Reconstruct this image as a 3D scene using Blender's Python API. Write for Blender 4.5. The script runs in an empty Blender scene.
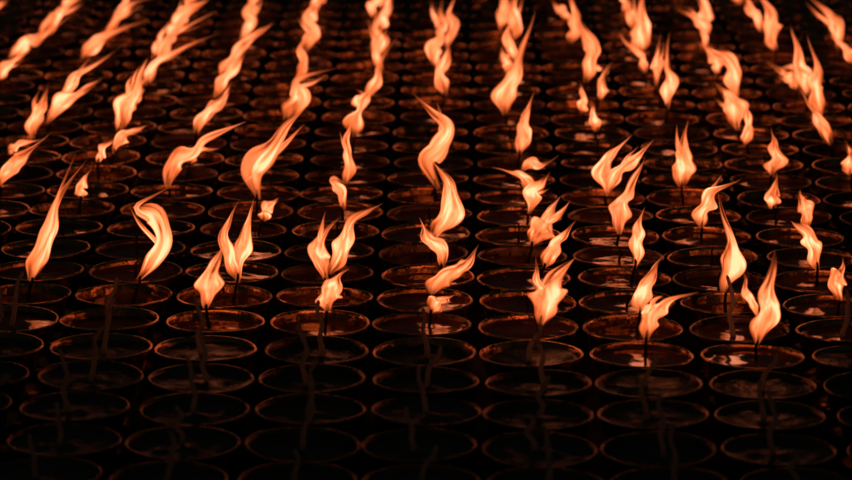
import bpy, math, random
from mathutils import Vector, noise
random.seed(11)
S = bpy.context.scene
S.view_settings.view_transform = 'Standard'
COL = S.collection

# ---------------------------------------------------------------- measures
SP = 0.08            # lamp spacing (m)
RIM = 0.060          # rim height
F = 3000.0           # focal length in reference pixels
P = math.radians(12.7)
CAM = Vector((0, 0, RIM + 0.566))
FW = Vector((0, math.cos(P), -math.sin(P)))
UP = Vector((0, math.sin(P), math.cos(P)))

def ray(u, v):
    return FW * F + Vector((1, 0, 0)) * (u - 426) - UP * (v - 240)
def on_plane(u, v, z):
    r = ray(u, v); t = (z - CAM.z) / r.z
    return CAM + r * t
def on_wall(u, v, y):
    r = ray(u, v); t = (y - CAM.y) / r.y
    return CAM + r * t

# ---------------------------------------------------------------- materials
def newmat(name):
    m = bpy.data.materials.new(name); m.use_nodes = True
    nt = m.node_tree; nt.nodes.clear()
    out = nt.nodes.new('ShaderNodeOutputMaterial')
    return m, nt, out
def nd(nt, t, **k):
    n = nt.nodes.new(t)
    for a, b in k.items(): setattr(n, a, b)
    return n
def math_n(nt, op, a, b=None, clamp=False):
    n = nd(nt, 'ShaderNodeMath', operation=op); n.use_clamp = clamp
    for i, x in enumerate((a, b)):
        if x is None: continue
        if isinstance(x, (int, float)): n.inputs[i].default_value = x
        else: nt.links.new(x, n.inputs[i])
    return n.outputs[0]
def maprange(nt, x, a, b, c, d, smooth=True):
    n = nd(nt, 'ShaderNodeMapRange')
    n.interpolation_type = 'SMOOTHSTEP' if smooth else 'LINEAR'
    nt.links.new(x, n.inputs[0])
    for i, q in enumerate((a, b, c, d)): n.inputs[i + 1].default_value = q
    return n.outputs[0]
def ramp(nt, x, stops):
    n = nd(nt, 'ShaderNodeValToRGB'); e = n.color_ramp.elements
    while len(e) < len(stops): e.new(0.5)
    for el, (p, c) in zip(e, stops):
        el.position = p; el.color = (*c, 1)
    nt.links.new(x, n.inputs[0]); return n.outputs[0]
def noise_n(nt, vec, scale, detail=3, rough=.5, dist=0):
    n = nd(nt, 'ShaderNodeTexNoise'); n.inputs['Scale'].default_value = scale
    n.inputs['Detail'].default_value = detail; n.inputs['Roughness'].default_value = rough
    n.inputs['Distortion'].default_value = dist
    if vec is not None: nt.links.new(vec, n.inputs['Vector'])
    return n.outputs['Fac']
def objvec(nt, scale=(1, 1, 1), rnd=True):
    tc = nd(nt, 'ShaderNodeTexCoord'); oi = nd(nt, 'ShaderNodeObjectInfo')
    mp = nd(nt, 'ShaderNodeMapping'); mp.inputs['Scale'].default_value = scale
    nt.links.new(tc.outputs['Object'], mp.inputs['Vector'])
    if rnd:
        r = math_n(nt, 'MULTIPLY', oi.outputs['Random'], 37.0)
        nt.links.new(r, mp.inputs['Location'])
    return mp.outputs[0]

def make_flame_mat():
    m, nt, out = newmat('flame_glow')
    g = nd(nt, 'ShaderNodeNewGeometry')
    dp = nd(nt, 'ShaderNodeVectorMath', operation='DOT_PRODUCT')
    nt.links.new(g.outputs['Normal'], dp.inputs[0]); nt.links.new(g.outputs['Incoming'], dp.inputs[1])
    c = math_n(nt, 'ABSOLUTE', dp.outputs['Value'])
    uv = nd(nt, 'ShaderNodeUVMap'); sx = nd(nt, 'ShaderNodeSeparateXYZ')
    nt.links.new(uv.outputs[0], sx.inputs[0]); t = sx.outputs['Y']
    oi = nd(nt, 'ShaderNodeObjectInfo')
    mp = nd(nt, 'ShaderNodeMapping'); mp.inputs['Scale'].default_value = (7.5, 2.3, 1)
    nt.links.new(uv.outputs[0], mp.inputs['Vector'])
    nt.links.new(math_n(nt, 'MULTIPLY', oi.outputs['Random'], 91.0), mp.inputs['Location'])
    n = noise_n(nt, mp.outputs[0], 1.0, 1.8, .5, .7)
    nn = maprange(nt, n, .28, .70, -.50, .32, False)
    basef = maprange(nt, t, 0.0, .34, -.36, 0.06)
    tipf = maprange(nt, t, .40, 1.0, 0.0, -.44)
    cc = maprange(nt, c, 0.05, 1.0, .06, .78)
    I = math_n(nt, 'ADD', math_n(nt, 'ADD', cc, nn), math_n(nt, 'ADD', basef, tipf))
    col = ramp(nt, I, [(0.0, (.05, .0045, .0006)), (.2, (.15, .020, .003)), (.42, (.34, .056, .012)), (.62, (.56, .108, .033)), (.80, (.82, .18, .068)), (1, (1.0, .30, .145))])
    a = maprange(nt, c, 0.03, .90, 0, 1)
    a = math_n(nt, 'MULTIPLY', a, maprange(nt, t, 0, .2, .12, 1))
    a = math_n(nt, 'MULTIPLY', a, maprange(nt, math_n(nt, 'ADD', t, math_n(nt, 'MULTIPLY', nn, -.6)), .52, 1.05, 1, .10))
    a = math_n(nt, 'MULTIPLY', a, maprange(nt, n, .30, .50, .58, 1))
    em = nd(nt, 'ShaderNodeEmission'); em.inputs['Strength'].default_value = 2.9
    nt.links.new(col, em.inputs['Color'])
    tr = nd(nt, 'ShaderNodeBsdfTransparent'); mx = nd(nt, 'ShaderNodeMixShader')
    nt.links.new(a, mx.inputs[0]); nt.links.new(tr.outputs[0], mx.inputs[1]); nt.links.new(em.outputs[0], mx.inputs[2])
    nt.links.new(mx.outputs[0], out.inputs[0])
    m.cycles.emission_sampling = 'FRONT_BACK'
    return m

def principled(name, c1, c2, scale, rough, metallic=0, bump=0.0, bscale=100, rr=0.1, transl=0, vecscale=(1, 1, 1), spec=.5):
    m, nt, out = newmat(name)
    b = nd(nt, 'ShaderNodeBsdfPrincipled')
    v = objvec(nt, vecscale)
    n = noise_n(nt, v, scale, 5, .6)
    col = ramp(nt, n, [(.3, c1), (.7, c2)])
    nt.links.new(col, b.inputs['Base Color'])
    r = maprange(nt, n, .3, .7, max(.02, rough - rr), rough + rr, False)
    nt.links.new(r, b.inputs['Roughness'])
    b.inputs['Metallic'].default_value = metallic
    b.inputs['Specular IOR Level'].default_value = spec
    if bump:
        n2 = noise_n(nt, v, bscale, 3, .5)
        bp = nd(nt, 'ShaderNodeBump'); bp.inputs['Strength'].default_value = bump
        bp.inputs['Distance'].default_value = .002
        nt.links.new(n2, bp.inputs['Height']); nt.links.new(bp.outputs[0], b.inputs['Normal'])
    if transl:
        tl = nd(nt, 'ShaderNodeBsdfTranslucent'); nt.links.new(col, tl.inputs['Color'])
        mx = nd(nt, 'ShaderNodeMixShader'); mx.inputs[0].default_value = transl
        nt.links.new(b.outputs[0], mx.inputs[1]); nt.links.new(tl.outputs[0], mx.inputs[2])
        nt.links.new(mx.outputs[0], out.inputs[0])
    else:
        nt.links.new(b.outputs[0], out.inputs[0])
    return m
M_flame = make_flame_mat()
M_brass = principled('aged_brass', (.34, .15, .055), (.90, .52, .22), 75, .22, 1.0, .35, 160, .12)
M_dull = principled('dim_dull_brass', (.10, .065, .04), (.42, .25, .13), 85, .34, 1.0, .5, 190, .14)  # same brass, duller, with the front rows' dim light painted into its colour
M_oil = principled('melted_butter', (.12, .035, .008), (.24, .08, .02), 40, .08, 0, .26, 45, .05, spec=.42)
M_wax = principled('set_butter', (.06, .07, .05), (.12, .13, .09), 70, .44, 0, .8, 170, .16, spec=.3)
M_cotton = principled('cotton_wick', (.82, .72, .60), (.94, .86, .76), 200, .8, 0, .6, 700, transl=.6)
M_char = principled('charred_wick', (.012, .008, .006), (.05, .02, .012), 300, .9, 0, .6, 600)
M_ground = principled('dark_stone', (.012, .011, .010), (.035, .03, .026), 9, .6, 0, .5, 60)

# ---------------------------------------------------------------- meshes
def mesh_from(name, verts, faces, mat, uvs=None):
    me = bpy.data.meshes.new(name); me.from_pydata(verts, [], faces)
    me.polygons.foreach_set('use_smooth', [True] * len(me.polygons))
    me.materials.append(mat)
    if uvs:
        l = me.uv_layers.new(name='UVMap')
        for lp in me.loops: l.data[lp.index].uv = uvs[lp.vertex_index]
    me.update(); return me

def lathe(name, prof, mat, seg=64, wob=0.0, seed=0, cap=True):
    vs, fs = [], []
    for k, (r, z) in enumerate(prof):
        for i in range(seg):
            a = 2 * math.pi * i / seg
            q = 1 + wob * (noise.noise(Vector((math.cos(a) * 1.1 + seed * 7, math.sin(a) * 1.1, z * 25))))
            vs.append((r * q * math.cos(a), r * q * math.sin(a), z + wob * .012 * math.sin(2 * a + seed) * (r / .037)))
    for k in range(len(prof) - 1):
        for i in range(seg):
            j = (i + 1) % seg
            fs.append((k * seg + i, k * seg + j, (k + 1) * seg + j, (k + 1) * seg + i))
    return mesh_from(name, vs, fs, mat)

def cup_profile(s=1.0):
    return [(0.0005, .0004), (.020, .0004), (.0235, .001), (.0242, .0028), (.0225, .005), (.015, .0075), (.0085, .011), (.0062, .0155),
            (.0075, .0185), (.0092, .0205), (.0075, .0225), (.0065, .0245), (.010, .0275), (.019, .0315), (.0275, .037), (.0325, .044),
            (.0350, .052), (.0362, .0572), (.0374, .0588), (.0381, .0597), (.0380, .0606), (.0374, .0611), (.0367, .0611), (.0361, .0605), (.0355, .0588),
            (.0350, .0565), (.0342, .052), (.0315, .0445), (.026, .038), (.014, .034), (.0005, .033)]
CUPS = [lathe('cup', cup_profile(), M_brass, 72, w, s) for s, w in enumerate((.012, .02, .028, .016, .035))]
DULL = [lathe('dim_dull_cup', cup_profile(), M_dull, 72, w, s + 9) for s, w in enumerate((.015, .025, .035, .02))]

def disc(name, mat, level, lump, seed):
    # butter filling: sheet with a meniscus at the wall and slight swell
    R = .0352 if level > .057 else (.0349 if level > .0555 else (.0344 if level > .053 else .0336))
    vs, fs = [], []; seg, rings = 56, 12
    vs.append((0, 0, level + lump * .0014))
    for k in range(1, rings + 1):
        rr = k / rings
        for i in range(seg):
            a = 2 * math.pi * i / seg
            r = R * rr
            x, y = r * math.cos(a), r * math.sin(a)
            z = level + lump * .0022 * noise.noise(Vector((x * 70 + seed * 3, y * 70, seed)))
            z += .0012 * max(0, (rr - .86) / .14) ** 2
            z += lump * .0016 * max(0, 1 - rr * 3)
            vs.append((x, y, z))
    for i in range(seg): fs.append((0, 1 + i, 1 + (i + 1) % seg))
    for k in range(rings - 1):
        for i in range(seg):
            j = (i + 1) % seg; b = 1 + k * seg
            fs.append((b + i, b + seg + i, b + seg + j, b + j))
    return mesh_from(name, vs, fs, mat)
OILS = [disc('melted_butter', M_oil, l, .2, i) for i, l in enumerate((.0565, .0552, .0535, .0520, .0558))]
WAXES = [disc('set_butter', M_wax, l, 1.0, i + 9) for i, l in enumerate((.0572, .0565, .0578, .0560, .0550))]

def spline(pts, n):
    out = []; m = len(pts) - 1
    ext = [pts[0] * 2 - pts[1]] + list(pts) + [pts[-1] * 2 - pts[-2]]
    for k in range(n):
        s = k / (n - 1) * m; i = min(int(s), m - 1); t = s - i
        a, b, c, d = ext[i:i + 4]
        out.append(.5 * ((2 * b) + (c - a) * t + (2 * a - 5 * b + 4 * c - d) * t * t + (3 * b - a - 3 * c + d) * t ** 3))
    return out

def tube(pts, rfun, seg, twist, flat, vs, fs, uvs, tip_t=None):
    n = len(pts); base = len(vs)
    for k, p in enumerate(pts):
        t = k / (n - 1)
        T = (pts[min(k + 1, n - 1)] - pts[max(k - 1, 0)]).normalized()
        Sd = T.cross(Vector((0, 1, 0)))
        if Sd.length < .1: Sd = Vector((1, 0, 0))
        Sd.normalize(); D = T.cross(Sd).normalized()
        al = twist(t)
        A = Sd * math.cos(al) + D * math.sin(al); B = D * math.cos(al) - Sd * math.sin(al)
        ra, rb = rfun(t)
        for i in range(seg):
            a = 2 * math.pi * i / seg; ca = math.cos(a)
            vs.append(p + A * ((ra if ca > 0 else rb) * ca) + B * (flat * .5 * (ra + rb) * math.sin(a)))
            uvs.append((abs(i / seg - .5) + (.0 if i <= seg / 2 else 1.7), tip_t(t) if tip_t else t))
    for k in range(n - 1):
        for i in range(seg):
            j = (i + 1) % seg
            fs.append((base + k * seg + i, base + k * seg + j, base + (k + 1) * seg + j, base + (k + 1) * seg + i))
    fs.append([base + i for i in range(seg)][::-1]); fs.append([base + (n - 1) * seg + i for i in range(seg)])

def wick_mesh(top, foot, mat, seed, r=.0011, kink=.004):
    rnd = random.Random(seed); pts = []
    for k in range(6):
        q = k / 5
        o = Vector((rnd.uniform(-1, 1), rnd.uniform(-1, 1), 0)) * kink * (q * (1 if k < 5 else .3))
        pts.append(foot.lerp(top, q) + o)
    pl = spline(pts, 26); vs, fs, uvs = [], [], []
    def rf(t):
        q = r * (1.25 - .5 * t) * (1 + .35 * noise.noise(Vector((t * 14, seed, 0)))) * (1 if t < .97 else .6)
        return q, q
    tube(pl, rf, 10, lambda t: 0, .85, vs, fs, uvs)
    return mesh_from('wick', vs, fs, mat)

def flame_mesh(tongues, seed, far):
    """tongues: list of (points relative to lamp origin, full width)"""
    rnd = random.Random(seed); vs, fs, uvs = [], [], []
    for ti, (pts, w) in enumerate(tongues):
        L = sum((pts[i + 1] - pts[i]).length for i in range(len(pts) - 1))
        N = 34
        # root hugging the wick, thin wisp at the end
        tipd = (pts[-1] - pts[-2]) * (.60 if far else .30)
        pts = [pts[0] - Vector((0, 0, .0035 if ti == 0 else 0))] + list(pts[1:-1]) + [pts[-1] + tipd]
        pl = spline(pts, N)
        s1, s2, s3 = rnd.uniform(0, 99), rnd.uniform(0, 99), rnd.uniform(0, 99)
        out = []
        wa = .0080 if far else .0042
        for k, p in enumerate(pl):
            t = k / (N - 1)
            out.append(p + Vector((wa * t * noise.noise(Vector((t * 3.0, s1, 0))), .012 * t * noise.noise(Vector((t * 2.2, s2, 3))), 0)))
        pk = rnd.uniform(.24, .42)
        po = rnd.uniform(.95, 1.35)
        def rf(t, w=w, s1=s1, s3=s3, pk=pk):
            if t < pk: e = .22 + .78 * math.sin(t / pk * math.pi / 2) ** 1.2
            else:
                s = (t - pk) / (1 - pk); e = max(0.0, 1 - s ** 1.35) ** po
            a = e * (1 + 1.0 * noise.noise(Vector((t * 4.2, s3, 5))))
            b = e * (1 + 1.0 * noise.noise(Vector((t * 4.2, s1, 11))))
            return max(a * w * .52, .00010), max(b * w * .52, .00010)
        ta, tb = rnd.uniform(-.5, .5), rnd.uniform(-1.6, 1.6)
        tube(out, rf, 18, lambda t: ta + tb * t, .42, vs, fs, uvs)
        # side lick
        if L > .035 and rnd.random() < .3:
            k0 = rnd.randint(8, 17); k1 = min(N - 1, k0 + rnd.randint(9, 15))
            sd = rnd.choice((-1, 1)); a0 = out[k0]; dirv = out[k1] - a0
            side = Vector((dirv.z, 0, -dirv.x)).normalized() * sd
            ww = w * rnd.uniform(.22, .36)
            pp = [a0 - dirv * .25, a0 + side * w * .15 + dirv * .2, a0 + side * w * .36 + dirv * .65, a0 + side * w * rnd.uniform(.35, .6) + dirv * rnd.uniform(1.1, 1.4)]
            def rf2(t, ww=ww, s3=s3):
                e = math.sin(min(1, .25 + t * 1.6) * math.pi / 2) if t < .45 else math.cos((t - .45) / .55 * math.pi / 2) ** 1.1
                return max(e * ww * .5, .0001), max(e * ww * .5 * (1 + .3 * noise.noise(Vector((t * 4, s3, 1)))), .0001)
            tube(spline(pp, 20), rf2, 12, lambda t: .3 * t, .55, vs, fs, uvs, lambda t: .3 + .7 * t)
    return mesh_from('flame', vs, fs, M_flame, uvs)

# ---------------------------------------------------------------- lamp layout
O = on_plane(424, 352, RIM)
er = Vector((SP, -.0045, 0)); ec = Vector((SP * math.tan(math.radians(.55)), SP, 0))
def proj(p):
    d = p - CAM; z = d.dot(FW)
    return 426 + F * d.x / z, 240 - F * d.dot(UP) / z
lamps = []
for j in range(-6, 30):
    for i in range(-9, 10):
        c = O + er * i + ec * j
        c.x += .008 * noise.noise(Vector((j * .35, i * .2, 1))) ; c.y += .010 * noise.noise(Vector((i * .45, j * .15, 7)))
        c.x += random.uniform(-.0013, .0013); c.y += random.uniform(-.0015, .0015); c.z = 0
        u, v = proj(Vector((c.x, c.y, RIM)))
        hw = 52 * (v + 437) / 790
        if -hw < u < 852 + hw and -14 < v < 500:
            lamps.append(dict(c=c, u=u, v=v, i=i, j=j, t=[]))

# flames: each entry = tongues of one lamp; (path base->tip, width)
FL = [
 [([(29,277),(38,258),(50,228),(58,198),(80,168)],20)],
 [([(136,278),(152,264),(161,240),(156,215),(140,206),(164,190)],22)],
 [([(205,305),(208,288),(213,265),(222,246)],22)],
 [([(240,277),(245,250),(249,225),(254,203)],15),([(240,277),(231,255),(229,228),(240,203)],17)],
 [([(262,217),(265,208),(276,200)],14)],
 [([(326,307),(327,295),(333,282),(343,272)],24)],
 [([(328,275),(320,252),(324,232),(338,216)],24),([(330,270),(343,245),(350,218),(374,203)],19)],
 [([(347,208),(342,192),(336,182),(348,186)],15)],
 [([(346,182),(351,162),(347,140),(350,124)],13)],
 [([(430,308),(438,302),(446,298),(456,294)],22)],
 [([(430,290),(440,276),(458,268),(468,258),(477,247)],27)],
 [([(443,263),(437,248),(424,236),(421,222)],15)],
 [([(434,237),(449,222),(455,200),(452,180),(440,164)],26)],
 [([(440,186),(428,162),(440,148),(448,128),(433,112),(420,96)],25)],
 [([(555,327),(561,305),(568,285),(586,268)],30),([(558,306),(554,292),(551,278),(553,264)],12)],
 [([(544,264),(552,252),(562,240),(574,226)],18)],
 [([(533,238),(544,226),(552,214),(561,198)],24)],
 [([(534,212),(537,198),(544,186),(553,176)],18)],
 [([(530,190),(524,178),(510,173),(496,169)],17)],
 [([(521,168),(532,162),(542,164),(556,156)],12)],
 [([(519,150),(524,132),(527,115),(535,96)],20)],
 [([(503,112),(507,88),(517,60),(527,28)],24)],
 [([(606,192),(601,172),(611,152),(626,138)],18),([(606,192),(618,170),(634,156),(648,142)],16)],
 [([(618,232),(621,210),(628,190),(638,164)],22)],
 [([(633,264),(636,243),(637,225),(642,210)],17)],
 [([(643,305),(645,287),(655,268),(670,250)],20)],
 [([(650,327),(654,308),(668,294),(694,285)],22),([(651,316),(652,305),(656,294),(662,288)],12)],
 [([(724,290),(733,262),(730,232),(722,196)],25)],
 [([(700,224),(705,207),(716,192),(734,182)],20)],
 [([(755,340),(760,315),(767,288),(774,258)],22),([(757,318),(751,304),(745,290),(741,274)],10)],
 [([(820,267),(814,248),(809,232),(798,224)],18)],
 [([(807,226),(806,212),(803,202),(798,192)],17)],
 [([(842,297),(840,284),(842,272),(845,260)],19)],
 [([(773,205),(775,194),(778,176)],17)],
 [([(682,184),(686,165),(686,148),(690,126)],21)],
 [([(745,142),(748,126),(747,106)],15)],
 [([(770,172),(773,152),(769,132)],17)],
 [([(721,130),(718,112),(710,98),(700,88)],22)],
 [([(738,104),(736,82),(728,62),(715,54)],24)],
 [([(672,104),(675,80),(671,60),(674,40)],15)],
 [([(656,84),(658,66),(656,50),(660,38)],14)],
 [([(598,130),(594,118),(592,106)],13)],
 [([(583,110),(584,98),(582,86)],12)],
 [([(604,98),(607,84),(614,68)],14)],
 [([(808,92),(801,72),(799,52),(795,32)],19)],
 [([(826,118),(822,96),(824,76),(818,52)],21)],
 [([(830,142),(820,122),(808,106),(798,90)],15)],
 [([(851,172),(851,158),(847,142)],15)],
 [([(585,80),(591,58),(586,36),(578,12)],21)],
 [([(638,52),(642,34),(640,14),(645,-8)],23)],
 [([(706,42),(704,28),(694,18),(682,12)],15)],
 [([(706,25),(708,8),(702,-10)],15)],
 [([(775,46),(771,28),(768,10),(758,-8)],20)],
 [([(840,48),(837,28),(828,12),(814,0)],20)],
 [([(803,60),(796,66),(785,70)],9)],
 [([(436,66),(434,48),(442,32),(438,14)],18)],
 [([(447,92),(441,74),(448,55),(450,40)],16)],
 [([(452,45),(458,25),(455,8),(462,-8)],17)],
 [([(400,70),(395,50),(402,30)],10)],
 [([(354,132),(360,112),(368,94),(378,82)],19)],
 [([(366,98),(378,80),(382,62),(396,44)],16)],
 [([(374,62),(382,42),(377,26),(388,8)],19)],
 [([(385,30),(392,12),(398,-6)],15)],
 [([(268,192),(262,168),(280,145),(296,122),(312,108)],27)],
 [([(284,118),(298,98),(300,78),(330,70)],18)],
 [([(294,85),(306,66),(303,48),(320,34)],17)],
 [([(304,48),(312,30),(308,14),(322,-4)],17)],
 [([(163,190),(170,168),(188,158),(203,142),(232,130)],20)],
 [([(196,158),(206,148),(222,146)],10)],
 [([(194,130),(206,112),(220,100),(228,84)],18)],
 [([(214,98),(226,82),(240,66),(246,50)],17)],
 [([(224,74),(238,56),(252,38),(268,28)],17)],
 [([(238,40),(248,22),(246,8),(258,-8)],16)],
 [([(92,190),(93,180),(101,168)],16)],
 [([(120,152),(128,140),(138,134),(152,128)],14)],
 [([(98,158),(104,148),(116,138)],11)],
 [([(125,128),(130,106),(143,88),(152,64)],21)],
 [([(146,82),(158,64),(176,52),(206,40)],15)],
 [([(162,62),(172,44),(184,32),(204,26)],17)],
 [([(172,32),(182,14),(198,4)],15)],
 [([(-4,184),(8,168),(24,156),(44,138)],20)],
 [([(2,152),(14,146),(36,142)],11)],
 [([(34,138),(37,118),(44,104),(48,88)],20)],
 [([(46,120),(60,102),(78,92),(92,82)],18)],
 [([(60,98),(76,82),(90,68),(112,54)],16)],
 [([(82,56),(96,44),(112,34),(136,26)],17)],
 [([(100,34),(116,18),(128,6),(146,0)],15)],
 [([(6,58),(22,44),(38,38),(62,22)],18)],
 [([(40,34),(56,20),(66,8),(84,-2)],16)],
 [([(512,40),(518,20),(516,4),(522,-8)],17)],
 [([(498,30),(502,10),(500,-8)],13)],
 [([(570,40),(574,20),(572,0)],15)],
 [([(600,60),(610,76),(615,68)],8)],
]
ZB = RIM + .010
used = set()
def nearest(b):
    best = None
    for k, l in enumerate(lamps):
        d = (Vector((b.x, b.y, 0)) - l['c']).length + (.045 if k in used else 0)
        if best is None or d < best[0]: best = (d, k)
    return best
for entry in FL:
    b0 = on_plane(*entry[0][0][0], ZB)
    d, k = nearest(b0)
    used.add(k); l = lamps[k]
    off = Vector((b0.x, b0.y, 0)) - l['c']
    if off.length > .020: off = off.normalized() * .020
    if 'off' in l: off = l['off']
    else:
        l['off'] = off
    for path, w in entry[0:]:
        z = (b0 - CAM).dot(FW)
        pts = []
        for q, (u, v) in enumerate(path):
            wp = on_wall(u, v, b0.y)
            pts.append(Vector((wp.x - b0.x + off.x, off.y, ZB + wp.z - b0.z)))
        l['t'].append((pts, w * z / F * (1.0 if l['v'] > 130 else .84)))
# remaining far lamps: smaller irregular flames blown by the same draught
for k, l in enumerate(lamps):
    if k in used: continue
    pr = .42 if l['v'] < 60 else (.24 if l['v'] < 125 else 0)
    if random.random() < pr:
        lean = max(-1, min(1, (430 - l['u']) / 420)) * .9 + random.uniform(-.3, .3)
        h = random.uniform(.018, .046)
        b = Vector((random.uniform(-.006, .006), random.uniform(-.006, .006), ZB))
        pts = [b]
        for q in (1, 2, 3):
            t = q / 3
            pts.append(b + Vector((h * lean * t ** 1.3 + random.uniform(-.004, .004), random.uniform(-.003, .003), h * t)))
        l['off'] = Vector((b.x, b.y, 0)); l['t'].append((pts, random.uniform(.008, .013))); used.add(k)

# ---------------------------------------------------------------- build lamps
def add(name, me, parent=None, loc=(0, 0, 0), rot=0):
    o = bpy.data.objects.new(name, me); COL.objects.link(o)
    o.parent = parent; o.location = loc; o.rotation_euler = (0, 0, rot)
    return o
unlit = [wick_mesh(Vector((random.uniform(-.010, .010), random.uniform(-.006, .006), RIM + random.uniform(.020, .044))),
                   Vector((random.uniform(-.004, .004), random.uniform(-.004, .004), .052)), M_cotton, s, .0018, .0048) for s in range(20)]
stub = [wick_mesh(Vector((random.uniform(-.004, .004), random.uniform(-.003, .003), RIM + random.uniform(.002, .012))),
                  Vector((random.uniform(-.003, .003), 0, .047)), M_char, 50 + s, .0011, .002) for s in range(6)]
for n_, l in enumerate(lamps):
    lit = bool(l['t']); cold = (not lit) and l['v'] > 308
    e = bpy.data.objects.new('butter_lamp', None); COL.objects.link(e)
    e.empty_display_size = .02
    e.location = l['c']; e.rotation_euler = (random.uniform(-.025, .025), random.uniform(-.025, .025), 0)
    e['category'] = 'butter lamp'; e['group'] = 'rows of butter lamps on the ground'
    if lit:
        H = max(p.z for ts in l['t'] for p in ts[0]) - ZB
        if len(l['t']) > 1: e['label'] = 'brass butter lamp burning with a forked orange flame'
        elif H > .045: e['label'] = 'brass butter lamp burning with a tall wavering orange flame'
        elif H > .022: e['label'] = 'brass butter lamp burning with a leaning orange flame'
        else: e['label'] = 'brass butter lamp burning with a small low flame'
    elif cold: e['label'] = 'unlit brass butter lamp with set butter and pale curling wick'
    else: e['label'] = 'burnt-out brass butter lamp full of glossy melted butter'
    dull = l['v'] > 362 or random.random() < .22  # front rows get the brass painted dim, other rows only at random
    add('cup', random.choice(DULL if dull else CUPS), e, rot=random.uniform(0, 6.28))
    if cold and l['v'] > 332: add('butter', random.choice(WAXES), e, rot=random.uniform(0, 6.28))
    else: add('butter', random.choice(OILS), e, rot=random.uniform(0, 6.28))
    if lit:
        off = l['off']; t0 = l['t'][0][0]
        top = t0[0].lerp(t0[1], .3)
        add('wick', wick_mesh(top, Vector((off.x * .6, off.y * .6, .047)), M_char, n_, .0012, .0012), e)
        add('flame', flame_mesh(l['t'], n_ + 300, l['v'] < 130), e)
    elif cold: add('wick', random.choice(unlit), e, rot=random.uniform(-.6, .6))
    else: add('wick', random.choice(stub), e, rot=random.uniform(0, 6.28))
print('LAMPS', len(lamps), 'LIT', len(used))

# ---------------------------------------------------------------- ground
gs = 300
gm = mesh_from('ground', [(-gs, -gs, 0), (gs, -gs, 0), (gs, gs, 0), (-gs, gs, 0)], [(0, 1, 2, 3)], M_ground)
g = add('ground', gm); g['kind'] = 'structure'

# ---------------------------------------------------------------- night sky light
w = bpy.data.worlds.new('World'); S.world = w; w.use_nodes = True
bg = w.node_tree.nodes['Background']
bg.inputs[0].default_value = (.6, .85, .72, 1); bg.inputs[1].default_value = .006

# ---------------------------------------------------------------- camera
cd = bpy.data.cameras.new('camera'); cam = bpy.data.objects.new('camera', cd); COL.objects.link(cam)
cam.location = CAM; cam.rotation_euler = (math.pi / 2 - P, 0, 0)
cd.sensor_width = 36; cd.lens = F / 852 * 36; cd.clip_start = .05; cd.clip_end = 1000
cd.dof.use_dof = True; cd.dof.focus_distance = 2.42; cd.dof.aperture_fstop = 11
S.camera = cam
